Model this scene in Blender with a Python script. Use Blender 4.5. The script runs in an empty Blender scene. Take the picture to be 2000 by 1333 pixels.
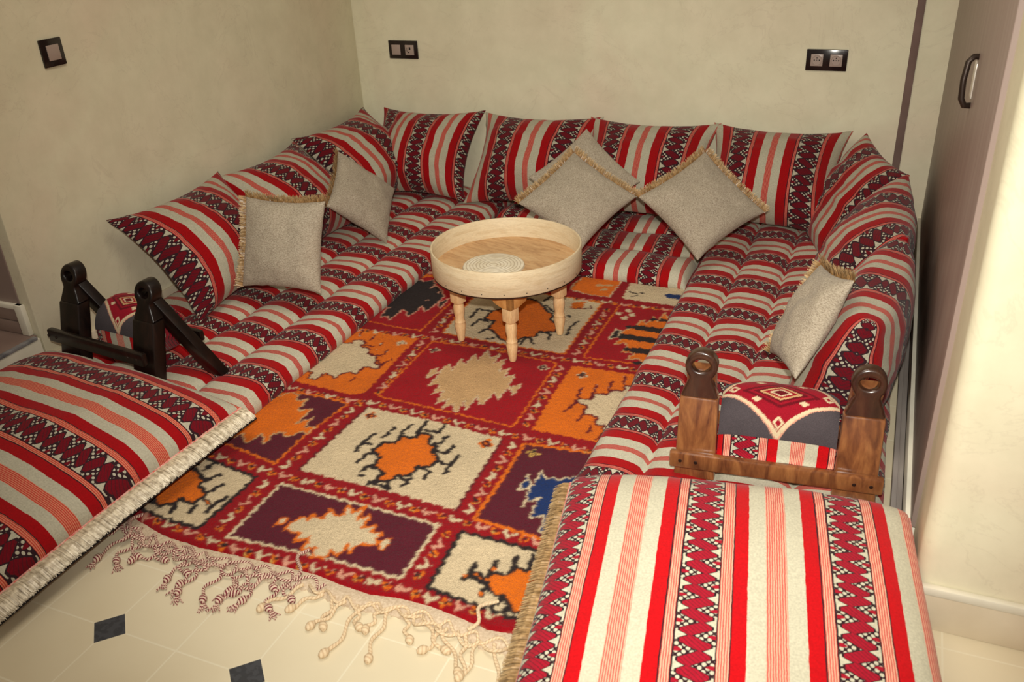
import bpy, bmesh, math, random
import numpy as np
from mathutils import Vector, Matrix, noise

# ------------------------------------------------------------------ camera, light, exposure
scene = bpy.context.scene
COL = scene.collection
yaw, pitch, roll, FPX = -0.42206, 0.48313, -0.05293, 1719.97
CAM = Vector(((2.3968, -3.7190, 1.3700)))
fw = Vector((math.sin(yaw)*math.cos(pitch), math.cos(yaw)*math.cos(pitch), -math.sin(pitch)))
r0 = fw.cross(Vector((0, 0, 1))).normalized(); u0 = r0.cross(fw)
rt = r0*math.cos(roll)+u0*math.sin(roll); up = -r0*math.sin(roll)+u0*math.cos(roll)
cd = bpy.data.cameras.new('camera'); cam = bpy.data.objects.new('camera', cd); COL.objects.link(cam)
cd.sensor_width = 36.0; cd.lens = 36.0*FPX/2000.0; cd.clip_start = .02
m3 = Matrix((rt, up, -fw)).transposed()
cam.matrix_world = Matrix.Translation(CAM) @ m3.to_4x4()
scene.camera = cam
cd.dof.use_dof = True; cd.dof.focus_distance = 2.7; cd.dof.aperture_fstop = 5.6

vs = scene.view_settings
vs.view_transform = 'Standard'; vs.look = 'None'; vs.gamma = 1.0; vs.use_curve_mapping = False
vs.exposure = 0.75

world = bpy.data.worlds.new('world'); scene.world = world; world.use_nodes = True
wb = world.node_tree.nodes['Background']; wb.inputs[0].default_value = (1.0, .87, .72, 1); wb.inputs[1].default_value = .15

def lamp(name, kind, loc, target, energy, color, **kw):
    d = bpy.data.lights.new(name, kind); d.energy = energy; d.color = color
    for k, v in kw.items(): setattr(d, k, v)
    o = bpy.data.objects.new(name, d); COL.objects.link(o); o.location = loc
    o.rotation_euler = (Vector(target)-Vector(loc)).to_track_quat('-Z', 'Y').to_euler()
    return o
# the photographer's flash, just above the lens, and an added overhead fill for its bounce off the ceiling
lamp('camera_flash', 'SPOT', CAM+up*.13-fw*.05, (1.60, -1.36, .16), 152, (1.0, .96, .86), spot_size=1.41, spot_blend=1.0, shadow_soft_size=.022)
lamp('ceiling_bounce_fill', 'AREA', (1.5, -2.2, 2.5), (1.6, -1.6, 0), 12, (1.0, .88, .72), size=1.0)

# ------------------------------------------------------------------ helpers
def tag(o, label=None, cat=None, group=None, kind=None):
    if label: o['label'] = label
    if cat: o['category'] = cat
    if group: o['group'] = group
    if kind: o['kind'] = kind
    return o

def mesh(name, verts, faces, mat=None, parent=None, uvs=None, smooth=True, cols=None, M=None):
    me = bpy.data.meshes.new(name)
    me.from_pydata([tuple(v) for v in verts], [], [tuple(f) for f in faces])
    if smooth: me.polygons.foreach_set('use_smooth', [True]*len(me.polygons))
    if uvs is not None:
        uvs = np.asarray(uvs, dtype=np.float32)
        li = np.empty(len(me.loops), dtype=np.int32); me.loops.foreach_get('vertex_index', li)
        uv = me.uv_layers.new(name='UVMap'); uv.data.foreach_set('uv', uvs[li].ravel())
    if cols is not None:
        ca = me.color_attributes.new('dye', 'FLOAT_COLOR', 'POINT')
        c4 = np.ones((len(me.vertices), 4), dtype=np.float32); c4[:, :3] = cols
        ca.data.foreach_set('color', c4.ravel())
    if mat: me.materials.append(mat)
    me.update()
    o = bpy.data.objects.new(name, me); COL.objects.link(o)
    if parent is not None: o.parent = parent
    if M is not None: o.matrix_local = M
    return o

def frame(c, X, Y, N):
    X, Y, N = Vector(X).normalized(), Vector(Y).normalized(), Vector(N).normalized()
    m = Matrix((X, Y, N)).transposed().to_4x4(); m.translation = Vector(c); return m

class MB:
    'collects shapes, then links them as ONE mesh object'
    def __init__(s): s.v = []; s.f = []; s.u = []
    def add(s, v, f, u=None):
        k = len(s.v); s.v += [tuple(p) for p in v]; s.f += [tuple(i+k for i in q) for q in f]
        s.u += list(u) if u is not None else [(p[0], p[1]) for p in v]
        return s
    def box(s, lo, hi, bev=.003, M=None, seg=2):
        bm = bmesh.new(); bmesh.ops.create_cube(bm, size=1)
        for v in bm.verts: v.co = Vector([(lo[i]+hi[i])/2+v.co[i]*(hi[i]-lo[i]) for i in range(3)])
        if bev > 0: bmesh.ops.bevel(bm, geom=bm.edges[:], offset=bev, segments=seg, profile=.5, affect='EDGES')
        if M is not None: bm.transform(M)
        bm.verts.index_update()
        s.add([v.co.copy() for v in bm.verts], [[v.index for v in f.verts] for f in bm.faces]); bm.free(); return s
    def prism(s, prof, a, b, axis='y', bev=.003, M=None):
        'closed outline [(p,q)] extruded from a to b along an axis'
        bm = bmesh.new()
        def pt(p, q, t): return {'y': (p, t, q), 'x': (t, p, q), 'z': (p, q, t)}[axis]
        va = [bm.verts.new(pt(p, q, a)) for p, q in prof]; vb = [bm.verts.new(pt(p, q, b)) for p, q in prof]
        bm.faces.new(va); bm.faces.new(vb[::-1]); n = len(prof)
        for i in range(n): bm.faces.new((va[i], vb[i], vb[(i+1) % n], va[(i+1) % n]))
        bmesh.ops.recalc_face_normals(bm, faces=bm.faces[:])
        if bev > 0: bmesh.ops.bevel(bm, geom=[e for e in bm.edges if e.calc_face_angle(0) > .5], offset=bev, segments=2, profile=.5, affect='EDGES')
        if M is not None: bm.transform(M)
        bm.verts.index_update()
        s.add([v.co.copy() for v in bm.verts], [[v.index for v in f.verts] for f in bm.faces]); bm.free(); return s
    def lathe(s, prof, c=(0, 0, 0), seg=40, M=None, cap=True):
        v = []; f = []; n = len(prof)
        for j in range(seg):
            a = 2*math.pi*j/seg
            for r, z in prof: v.append(Vector((c[0]+r*math.cos(a), c[1]+r*math.sin(a), c[2]+z)))
        for j in range(seg):
            k = (j+1) % seg
            for i in range(n-1): f.append((j*n+i, k*n+i, k*n+i+1, j*n+i+1))
        if cap:
            if prof[0][0] > 1e-5: f.append([j*n for j in range(seg)][::-1])
            if prof[-1][0] > 1e-5: f.append([j*n+n-1 for j in range(seg)])
        if M is not None: v = [M @ p for p in v]
        return s.add(v, f)
    def tube(s, pts, rad, seg=8, cap=True, vlen=True):
        pts = [Vector(p) for p in pts]; n = len(pts); v = []; f = []; u = []; L = 0
        nrm = None
        for i, p in enumerate(pts):
            t = (pts[min(i+1, n-1)]-pts[max(i-1, 0)]).normalized()
            if nrm is None: nrm = t.orthogonal().normalized()
            nrm = (nrm-t*nrm.dot(t)).normalized(); b = t.cross(nrm)
            if i: L += (p-pts[i-1]).length
            r = rad[i] if hasattr(rad, '__len__') else rad
            for j in range(seg):
                a = 2*math.pi*j/seg; v.append(p+(nrm*math.cos(a)+b*math.sin(a))*r); u.append((j/seg, L))
        for i in range(n-1):
            for j in range(seg):
                k = (j+1) % seg; f.append((i*seg+j, i*seg+k, (i+1)*seg+k, (i+1)*seg+j))
        if cap: f.append(list(range(seg))[::-1]); f.append([(n-1)*seg+j for j in range(seg)])
        return s.add(v, f, u)
    def build(s, name, mat, parent=None, smooth=True, M=None):
        o = mesh(name, s.v, s.f, mat, parent, uvs=s.u, smooth=smooth, M=M)
        if smooth:
            o.data.update()
            bm = bmesh.new(); bm.from_mesh(o.data)
            for e in bm.edges:
                if len(e.link_faces) == 2 and e.calc_face_angle(0) > .7: e.smooth = False
            bm.to_mesh(o.data); bm.free()
        return o

# ------------------------------------------------------------------ node maths
class E_:
    def __init__(s, nt, sock): s.nt = nt; s.s = sock
    def op(s, o, b=None, c=None):
        n = s.nt.nodes.new('ShaderNodeMath'); n.operation = o
        for i, x in enumerate((s, b, c)):
            if x is None: continue
            if isinstance(x, E_): s.nt.links.new(x.s, n.inputs[i])
            else: n.inputs[i].default_value = x
        return E_(s.nt, n.outputs[0])
    def __add__(s, b): return s.op('ADD', b)
    def __sub__(s, b): return s.op('SUBTRACT', b)
    def __mul__(s, b): return s.op('MULTIPLY', b)
    def __truediv__(s, b): return s.op('DIVIDE', b)
    def __gt__(s, b): return s.op('GREATER_THAN', b)
    def __lt__(s, b): return s.op('LESS_THAN', b)
    def frac(s): return s.op('FRACT')
    def abs(s): return s.op('ABSOLUTE')
    def max(s, b): return s.op('MAXIMUM', b)
    def min(s, b): return s.op('MINIMUM', b)
def mat_new(name):
    m = bpy.data.materials.new(name); m.use_nodes = True
    nt = m.node_tree; return m, nt, nt.nodes['Principled BSDF']
def mix(nt, fac, a, b, mode='MIX'):
    n = nt.nodes.new('ShaderNodeMix'); n.data_type = 'RGBA'; n.blend_type = mode
    for i, x in ((0, fac), (6, a), (7, b)):
        if isinstance(x, E_): nt.links.new(x.s, n.inputs[i])
        elif hasattr(x, 'is_output'): nt.links.new(x, n.inputs[i])
        elif isinstance(x, tuple): n.inputs[i].default_value = x+(1,) if len(x) == 3 else x
        else: n.inputs[i].default_value = x
    return n.outputs[2]
def tex(nt, kind, scale, coord='Object', detail=3.0, stretch=None, rough=.5, dist=0):
    tc = nt.nodes.new('ShaderNodeTexCoord'); src = tc.outputs[coord]
    if stretch:
        mp = nt.nodes.new('ShaderNodeMapping'); mp.inputs['Scale'].default_value = stretch
        nt.links.new(src, mp.inputs[0]); src = mp.outputs[0]
    n = nt.nodes.new('ShaderNodeTex'+kind); n.inputs['Scale'].default_value = scale
    if kind == 'Noise': n.inputs['Detail'].default_value = detail; n.inputs['Roughness'].default_value = rough; n.inputs['Distortion'].default_value = dist
    nt.links.new(src, n.inputs['Vector']); return E_(nt, n.outputs[0])
def ramp(nt, f, stops):
    n = nt.nodes.new('ShaderNodeValToRGB'); nt.links.new(f.s, n.inputs[0])
    e = n.color_ramp.elements
    while len(e) < len(stops): e.new(.5)
    for i, (p, c) in enumerate(stops): e[i].position = p; e[i].color = c+(1,)
    return n.outputs[0]
def bump(nt, bs, h, strength=.3, dist=.002):
    n = nt.nodes.new('ShaderNodeBump'); n.inputs['Strength'].default_value = strength; n.inputs['Distance'].default_value = dist
    nt.links.new(h.s if isinstance(h, E_) else h, n.inputs['Height']); nt.links.new(n.outputs[0], bs.inputs['Normal'])
def setp(bs, **k):
    for a, v in k.items():
        i = bs.inputs[a.replace('_', ' ')]
        i.default_value = v+(1,) if isinstance(v, tuple) and len(v) == 3 else v

def fabric_material(W=.255, pw=.082, rw=.098, ww=.118, wine=(.36, .006, .022), gap=-.035, pink=(.80, .43, .30), coral=(.60, .09, .07), red=(.52, .0015, .005), cream=(.56, .53, .40)):
    'woven stripes and zigzag lozenge band; u counts stripe repeats, v runs along the stripes'
    m, nt, bs = mat_new('striped_weave')
    e = [W+.006]
    for k in (pw, rw, ww): e.append(e[-1]+k)
    mp = 1-(e[3]-W)*1-.006-W-(e[3]-W-.006)
    mp = (1-W)-2*(pw+rw+ww)-.012
    uvn = nt.nodes.new('ShaderNodeUVMap'); sx = nt.nodes.new('ShaderNodeSeparateXYZ'); nt.links.new(uvn.outputs[0], sx.inputs[0])
    U = E_(nt, sx.outputs[0]); V = E_(nt, sx.outputs[1])
    w = tex(nt, 'Noise', 55, detail=2)
    u = (U+(w-.5)*.010).frac(); v = V+(w-.5)*.010
    x = u/W; y = v/(W*.85)
    fy = y.frac(); b = (fy-.5).abs(); a = (b*-1)+.5
    xr = (x*-1)+1
    RWd = ((b*(-1/.30))+1)*.56; RWs = ((a*(-1/.17))+1)*.30
    LWd = ((a*(-1/.30))+1)*.56; LWs = ((b*(-1/.17))+1)*.30
    rd = RWd-xr; rs = RWs-xr; ld = LWd-x; ls = LWs-x
    re = (xr*-1)+.075; le = (x*-1)+.075
    any_ = rd.max(rs).max(ld.max(ls)).max(re.max(le))
    white = any_ > .018
    line = (any_ > gap)
    dotted = (rd.max(ld)) > rs.max(ls)
    p = ((x+y*.85)/.20).frac()-.5; q = ((x-y*.85)/.20+.5).frac()-.5
    dot = (p*p+q*q) < (.150 if gap > -.05 else .110)
    redc = ((rd > .34).max(ld > .34))*(((a.min(b)) < .07))
    dark = (.028, .010, .014)
    diag = ((x*7.0+y*7.0).frac() < .22)
    mot = mix(nt, diag*.55, wine, dark)
    mot = mix(nt, line, mot, dark)
    wcol = mix(nt, dotted, cream, mix(nt, dot, dark, cream))
    wcol = mix(nt, redc*dotted, wcol, wine)
    mot = mix(nt, white, mot, wcol)
    def band(lo, hi): return (u > lo)*(u < hi)
    fl = ((u*62).frac() < .50)
    pk = mix(nt, fl, pink, coral)
    c = mix(nt, band(W+.006, .996), mot, pk)
    i1 = 1-.006-pw-rw-ww; i2 = i1+ww; i3 = i2+rw
    c = mix(nt, band(W, W+.008).max(band(.988, 1.1)).max(band(e[1]-.004, e[1]+.006)).max(band(i3-.002, i3+.010)), c, dark)
    c = mix(nt, band(e[1]+.004, e[2]).max(band(i2, i3)), c, red)
    c = mix(nt, band(e[2], e[3]).max(band(i1, i2)), c, cream)
    h = tex(nt, 'Noise', 260, detail=2)
    c = mix(nt, 1.0, c, ramp(nt, h, [(.25, (.80, .80, .80)), (.7, (1.08, 1.08, 1.08))]), 'MULTIPLY')
    nt.links.new(c, bs.inputs['Base Color'])
    setp(bs, Roughness=.9, Specular_IOR_Level=.15, Sheen_Weight=.08)
    bump(nt, bs, h, .35, .0015)
    return m
FAB = fabric_material()                                  # the right big floor cushion and the armrest pads
FAB_WALL = fabric_material(.315, .052, .122, .120, (.125, .002, .008), -.085, (.50, .16, .11), (.38, .025, .025), (.29, .001, .003), (.41, .385, .29))  # same weave for the wall cushions, colours darkened for weaker flash far away
FAB_MAT = fabric_material(.262, .050, .130, .142, (.15, .002, .009), -.07, (.54, .18, .13), (.40, .025, .025), (.35, .001, .003), (.52, .49, .375))  # mattress weave, its reds and pinks also dimmed to carry the flash falloff
FAB_LEFT = fabric_material(.285, .062, .108, .116, (.15, .002, .009), -.07, (.62, .22, .13), (.48, .04, .03), (.32, .001, .004), (.46, .43, .33))  # left floor cushion: the dimmer light there is put into darker colours

def noise_mat(name, c1, c2, scale, rough=.6, spec=.3, bstr=.2, bdist=.001, stretch=None, detail=4, bscale=None, lo=.3, hi=.7):
    m, nt, bs = mat_new(name)
    f = tex(nt, 'Noise', scale, detail=detail, stretch=stretch)
    nt.links.new(ramp(nt, f, [(lo, c1), (hi, c2)]), bs.inputs['Base Color'])
    setp(bs, Roughness=rough, Specular_IOR_Level=spec)
    if bstr: bump(nt, bs, tex(nt, 'Noise', bscale or scale*3, detail=3, stretch=stretch), bstr, bdist)
    return m
def plain(name, c, rough=.5, spec=.5, metal=0, coat=0):
    m, nt, bs = mat_new(name); setp(bs, Base_Color=c, Roughness=rough, Specular_IOR_Level=spec, Metallic=metal, Coat_Weight=coat); return m

def plaster():
    m, nt, bs = mat_new('tadelakt_plaster')
    a = tex(nt, 'Noise', 1.3, detail=6, dist=.6); b = tex(nt, 'Noise', 7, detail=8, rough=.65); c = tex(nt, 'Noise', 40, detail=4)
    c1 = ramp(nt, a, [(.3, (.69, .615, .455)), (.52, (.735, .70, .515)), (.72, (.735, .64, .48))])
    c2 = mix(nt, 1.0, c1, ramp(nt, b, [(.3, (.90, .90, .88)), (.65, (1.02, 1.02, 1.02))]), 'MULTIPLY')
    vein = (tex(nt, 'Noise', 3.2, detail=7, rough=.6, dist=1.4)-.5).abs() < .006
    c3 = mix(nt, vein*.12, c2, (.40, .33, .24))
    nt.links.new(c3, bs.inputs['Base Color']); setp(bs, Roughness=.55, Specular_IOR_Level=.25)
    bump(nt, bs, b+c*.3, .22, .004); return m
PLASTER = plaster()

def wood(name, c1, c2, c3, scale=6, stretch=(1, 12, 12), rough=.45, spec=.4, coat=0):
    m, nt, bs = mat_new(name)
    f = tex(nt, 'Noise', scale, detail=6, stretch=stretch, dist=1.2)
    g = tex(nt, 'Noise', scale*9, detail=3, stretch=stretch)
    c = ramp(nt, f, [(.28, c1), (.5, c2), (.72, c3)])
    c = mix(nt, 1.0, c, ramp(nt, g, [(.3, (.86, .86, .86)), (.7, (1.04, 1.04, 1.04))]), 'MULTIPLY')
    nt.links.new(c, bs.inputs['Base Color']); setp(bs, Roughness=rough, Specular_IOR_Level=spec, Coat_Weight=coat, Coat_Roughness=.2)
    bump(nt, bs, g, .12, .001); return m
PALE_WOOD = wood('pale_hoop_wood', (.60, .46, .28), (.68, .55, .36), (.72, .60, .40), 3, (4, 4, 30), .5, .3)
LEG_WOOD = wood('raw_leg_wood', (.70, .42, .19), (.80, .53, .27), (.84, .60, .33), 5, (8, 8, 2), .5, .3)
APRON_WOOD = wood('honey_apron_wood', (.50, .22, .06), (.62, .30, .09), (.70, .37, .13), 6, (6, 6, 2), .5, .3)
TRAY_WOOD = wood('tray_floor_wood', (.40, .22, .10), (.58, .35, .17), (.66, .44, .23), 5, (2, 9, 1), .5, .3)
BROWN_WOOD = wood('varnished_brown_wood', (.085, .025, .012), (.21, .075, .026), (.33, .135, .045), 7, (5, 5, 1.2), .28, .5, .5)
DARK_WOOD = wood('near_black_stained_wood', (.003, .0012, .001), (.007, .003, .002), (.016, .006, .004), 7, (5, 5, 1.2), .36, .35, .1)

def door_mat():
    m, nt, bs = mat_new('brown_lacquered_panel')
    f = tex(nt, 'Noise', 2.0, detail=5, stretch=(1, 14, .5)); g = tex(nt, 'Noise', 5.0, detail=5, stretch=(1, 22, .35))
    c = ramp(nt, f, [(.3, (.25, .18, .155)), (.6, (.30, .23, .20)), (.8, (.35, .275, .24))])
    c = mix(nt, (g > .66)*.35, c, (.50, .43, .39))  # pale vertical streaks paint highlights onto the lacquer
    nt.links.new(c, bs.inputs['Base Color']); setp(bs, Roughness=.42, Specular_IOR_Level=.5)
    bump(nt, bs, g, .08, .002); return m
DOOR = door_mat()

def floor_mat():
    m, nt, bs = mat_new('cream_floor_tiles')
    tc = nt.nodes.new('ShaderNodeTexCoord'); sx = nt.nodes.new('ShaderNodeSeparateXYZ'); nt.links.new(tc.outputs['Object'], sx.inputs[0])
    X = E_(nt, sx.outputs[0]); Y = E_(nt, sx.outputs[1])
    S = .1795; px = (X-1.0165)/S; py = (Y+2.809)/S
    gx = ((px+.5).frac()-.5).abs(); gy = ((py+.5).frac()-.5).abs()
    grout = (gx.min(gy)) < .010
    hx = ((px/2+.5).frac()-.5).abs()*2; hy = ((py/2+.5).frac()-.5).abs()*2
    d = hx+hy
    cab = d < .245; ring = (d < .262)
    n = tex(nt, 'Noise', 2.5, detail=6); n2 = tex(nt, 'Noise', 60, detail=3)
    base = ramp(nt, n, [(.3, (.66, .575, .40)), (.7, (.735, .655, .475))])
    c = mix(nt, grout, base, (.755, .69, .52)); c = mix(nt, ring, c, (.74, .66, .48))
    c = mix(nt, cab, c, mix(nt, n2 > .5, (.040, .042, .048), (.055, .058, .066)))
    nt.links.new(c, bs.inputs['Base Color']); setp(bs, Roughness=.42, Specular_IOR_Level=.35)
    bump(nt, bs, (grout*-1), .3, .001); return m
FLOOR = floor_mat()
SOCKLE = noise_mat('glazed_skirting_tile', (.60, .51, .37), (.70, .61, .46), 8, .35, .4, .05)
STEP_TILE = noise_mat('mauve_step_tile', (.22, .15, .125), (.28, .20, .165), 6, .5, .3, .1)
NOSING = noise_mat('blue_grey_nosing', (.10, .10, .11), (.30, .29, .29), 25, .5, .3, .1)
WHITE_PAINT = noise_mat('chalky_white_paint', (.66, .62, .50), (.76, .72, .60), 12, .7, .2, .2)
BLACK_PLASTIC = plain('black_plastic_frame', (.012, .006, .006), .18, .5)
GREY_PLASTIC = plain('beige_grey_plastic', (.36, .28, .24), .35, .5)
DARK_HOLE = plain('dark_socket_hole', (.01, .008, .008), .6, .2)
METAL = plain('aged_dark_metal', (.035, .022, .016), .4, .4, .5)
GLINT_METAL = plain('pale_glint_metal', (.72, .66, .58), .25, .5, .2)

def beige():
    m, nt, bs = mat_new('beige_chenille')
    h = tex(nt, 'Noise', 190, detail=2, stretch=(1, 2.2, 1)); g = tex(nt, 'Noise', 12, detail=4)
    c = ramp(nt, h, [(.28, (.235, .19, .14)), (.5, (.375, .32, .24)), (.72, (.48, .42, .33))])
    c = mix(nt, 1.0, c, ramp(nt, g, [(.3, (.92, .92, .92)), (.7, (1.04, 1.04, 1.04))]), 'MULTIPLY')
    nt.links.new(c, bs.inputs['Base Color']); setp(bs, Roughness=.85, Specular_IOR_Level=.2, Sheen_Weight=.1)
    bump(nt, bs, h, .6, .0025); return m
BEIGE = beige()
def fringe_mat(name, root, tip):
    m, nt, bs = mat_new(name)
    uvn = nt.nodes.new('ShaderNodeUVMap'); sx = nt.nodes.new('ShaderNodeSeparateXYZ'); nt.links.new(uvn.outputs[0], sx.inputs[0])
    c = mix(nt, E_(nt, sx.outputs[1]), root, tip)
    h = tex(nt, 'Noise', 90, detail=2); c = mix(nt, 1.0, c, ramp(nt, h, [(.3, (.55, .5, .45)), (.65, (1.15, 1.15, 1.15))]), 'MULTIPLY')
    nt.links.new(c, bs.inputs['Base Color']); setp(bs, Roughness=.35, Specular_IOR_Level=.6); return m
GOLD_FRINGE = fringe_mat('gold_silk_fringe', (.27, .13, .035), (.56, .40, .21))
CREAM_FRINGE = fringe_mat('cream_silk_fringe', (.60, .50, .34), (.78, .71, .56))
def twist(name, a, b, k=95):
    m, nt, bs = mat_new(name)
    uvn = nt.nodes.new('ShaderNodeUVMap'); sx = nt.nodes.new('ShaderNodeSeparateXYZ'); nt.links.new(uvn.outputs[0], sx.inputs[0])
    f = (E_(nt, sx.outputs[0])*2+E_(nt, sx.outputs[1])*k).frac() < .42
    nt.links.new(mix(nt, f, a, b), bs.inputs['Base Color']); setp(bs, Roughness=.9, Specular_IOR_Level=.1)
    return m
CORD_MAROON = twist('cream_and_maroon_twisted_yarn', (.66, .50, .38), (.17, .02, .035), 150)
CORD_CREAM = twist('cream_twisted_yarn', (.70, .55, .36), (.58, .42, .26), 120)
SELV = noise_mat('unspun_wool_selvedge', (.50, .38, .26), (.70, .57, .42), 160, .95, .1, .6, .003)
def dye_mat(name, nscale=420, bstr=.8, bd=.004):
    m, nt, bs = mat_new(name)
    at = nt.nodes.new('ShaderNodeVertexColor'); at.layer_name = 'dye'
    h = tex(nt, 'Noise', nscale, detail=2); g = tex(nt, 'Noise', 14, detail=4)
    c = mix(nt, 1.0, at.outputs[0], ramp(nt, h, [(.3, (.78, .78, .78)), (.68, (1.1, 1.1, 1.1))]), 'MULTIPLY')
    c = mix(nt, 1.0, c, ramp(nt, g, [(.3, (.90, .90, .90)), (.7, (1.04, 1.04, 1.04))]), 'MULTIPLY')
    nt.links.new(c, bs.inputs['Base Color']); setp(bs, Roughness=.95, Specular_IOR_Level=.08, Sheen_Weight=.05)
    bump(nt, bs, h, bstr, bd); return m
WOOL = dye_mat('knotted_wool_pile'); TAPESTRY = dye_mat('tapestry_weave', 500, .4, .001)

# ------------------------------------------------------------------ the setting
def struct(name, mb, mat, parent=None):
    o = mb.build(name, mat, parent)
    if parent is None: o['kind'] = 'structure'
    return o
fl = mesh('floor', [(-1.6, -5, 0), (5, -5, 0), (5, .1, 0), (-1.6, .1, 0)], [(0, 1, 2, 3)], FLOOR, smooth=False); fl['kind'] = 'structure'
struct('wall_back', MB().box((-.2, 0, 0), (2.9, .2, 2.6), 0), PLASTER)
struct('wall_left', MB().box((-.2, -2.03, 0), (0, .0, 2.6), .006), PLASTER)
# right side: pier next to the lacquered door, with a rounded corner
def pier():
    prof = [(3.4, -2.215), (3.4, -2.02), (2.566, -2.02)]
    for k in range(9):
        a = math.pi+k/8*math.pi/2; prof.append((2.566+.035+.035*math.cos(a), -2.18+.035*math.sin(a)))
    return MB().prism(prof, 0, 2.6, axis='z', bev=0)
struct('wall_right', pier(), PLASTER)
struct('trim_1', MB().box((2.419, -.006, 0), (2.447, .002, 2.6), .001), noise_mat('dull_brown_joint', (.15, .095, .08), (.20, .13, .11), 10, .6, .3, .05))
d1 = MB().box((2.556, -2.02, .085), (2.60, 0, 2.6), .002).build('door_1', DOOR); d1['kind'] = 'structure'
# bow handle on the door
hd = MB()
pts = [(2.556, -1.42, .965), (2.546, -1.425, .966), (2.536, -1.43, .955), (2.532, -1.435, .915), (2.534, -1.44, .875), (2.542, -1.44, .860), (2.556, -1.43, .858)]
hd.tube(pts, [.007]*7, 10)
hd.build('door_handle', METAL, d1)
MB().box((2.553, -1.42, .870), (2.558, -1.375, .950), .002).build('handle_glint', GLINT_METAL, d1)  # pale piece stands in for the flash glint behind the handle
struct('trim_2', MB().box((2.546, -2.0, 0), (2.60, 0, .085), .002), WHITE_PAINT)
struct('trim_3', MB().box((2.520, -2.0, 0), (2.5445, -.02, .03), .002).box((2.5315, -2.0, .029), (2.5345, -.02, .034), .001), noise_mat('brown_grey_edge_tile', (.17, .14, .125), (.30, .27, .25), 9, .35, .5, .1, stretch=(1, .3, 1)))
# skirting of the pier
bb = MB().box((2.572, -2.228, 0), (2.80, -2.216, .088), .003); struct('baseboard_right', bb, SOCKLE)
struct('trim_4', MB().box((2.571, -2.232, .088), (2.82, -2.216, .108), .004), WHITE_PAINT)
dr2 = MB().box((2.815, -2.30, .0), (3.3, -2.217, 2.4), .004).build('door_2', wood('orange_varnished_door', (.42, .16, .03), (.55, .23, .05), (.62, .30, .08), 3, (6, 6, 1), .4, .4)); dr2['kind'] = 'structure'
# left opening with its raised step
struct('floor_step', MB().box((-1.2, -5, 0), (.0, -2.035, .150), .002), WHITE_PAINT)
struct('floor_landing', MB().box((-1.2, -5, .150), (-.012, -2.035, .157), .001), STEP_TILE)
no = MB()
for k in range(16):
    y = -2.045-k*.182
    no.box((-.013, y-.176, .1495), (.004, y, .159), .0015)
struct('trim_5', no, NOSING)
struct('wall_reveal', MB().box((-1.2, -2.034, .255), (-.045, -2.0, 2.6), .002), DOOR)
struct('wall_behind', MB().box((-1.3, -5, 0), (-1.2, -1.9, 2.6), 0), PLASTER)
bl = MB()
for k in range(4): bl.box((-.062-.2*(k+1), -2.045, .158), (-.064-.2*k, -2.03, .200), .002).box((-.062-.2*(k+1), -2.043, .203), (-.064-.2*k, -2.03, .245), .002)
struct('baseboard_left', bl, STEP_TILE)
struct('trim_6', MB().box((-1.2, -2.047, .245), (-.03, -2.03, .262), .003).box((-.058, -2.048, .157), (-.026, -2.03, .262), .003), WHITE_PAINT)
wl = MB()
for k in range(8): wl.box((0, -1.86-k*.0, .0), (.012, -1.60, .085), .002) if k == 0 else None
wl.box((0, -2.03, 0), (.012, -1.862, .085), .002)
for k in range(8): wl.box((0, -1.598+k*.199, 0), (.012, -1.401+k*.199-.0, .085), .002) if k < 7 else None
struct('baseboard_wall', wl, SOCKLE)

# ------------------------------------------------------------------ switches and sockets
def socket_face(kind, w=.045):
    mb = MB().box((-w/2, -w/2, 0), (w/2, w/2, .004), .0015); return mb
def wall_plate(label, M, units, cat, group=None):
    n = len(units); W = .071*n+.010
    root = MB().box((-W/2, -.0405, 0), (W/2, .0405, .008), .0025).build('switch_plate' if units == ['s'] else 'socket_plate', BLACK_PLASTIC)
    root.matrix_world = M; tag(root, label, cat, group)
    for i, k in enumerate(units):
        cx = (i-(n-1)/2)*.071
        f = MB().box((cx-.0225, -.0225, .008), (cx+.0225, .0225, .0115), .001).build('rocker' if k == 's' else 'socket_insert', GREY_PLASTIC, root)
        if k == 'o':
            MB().lathe([(.0, .0118), (.0165, .0118), (.0175, .0130), (.0185, .0130), (.0190, .0116)], (cx, 0, 0), 28).build('rim', GREY_PLASTIC, f)
            h = MB()
            for dx, dy, r in ((-.0095, 0, .0026), (.0095, 0, .0026), (0, .0085, .0022), (0, 0, .0018)): h.lathe([(0, .0121), (r, .0121), (r, .0117)], (cx+dx, dy, 0), 14)
            h.build('pin_hole', DARK_HOLE, f)
        if k == 't':
            h = MB().box((cx-.002, .001, .0114), (cx+.006, .013, .0122), .0004).tube([(cx-.013, .012, .0118), (cx-.014, -.002, .0118), (cx-.006, -.013, .0118)], .0009, 6).box((cx-.010, -.012, .0114), (cx-.002, -.008, .0121), .0003)
            h.build('jack_slot', DARK_HOLE, f)
back = lambda x, z: frame((x, 0, z), (1, 0, 0), (0, 0, 1), (0, -1, 0))
wall_plate('double power socket with two round inserts, right end of the back wall', back(2.127, .6905), ['o', 'o'], 'socket')
wall_plate('black framed plate with one blank and one patterned insert, near the wall corner', back(.2545, .6905), ['s', 't'], 'socket')
wall_plate('single light switch in a black frame high on the left wall', frame((0, -1.6975, .9665), (0, 1, 0), (0, 0, 1), (1, 0, 0)), ['s'], 'light switch')

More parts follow.
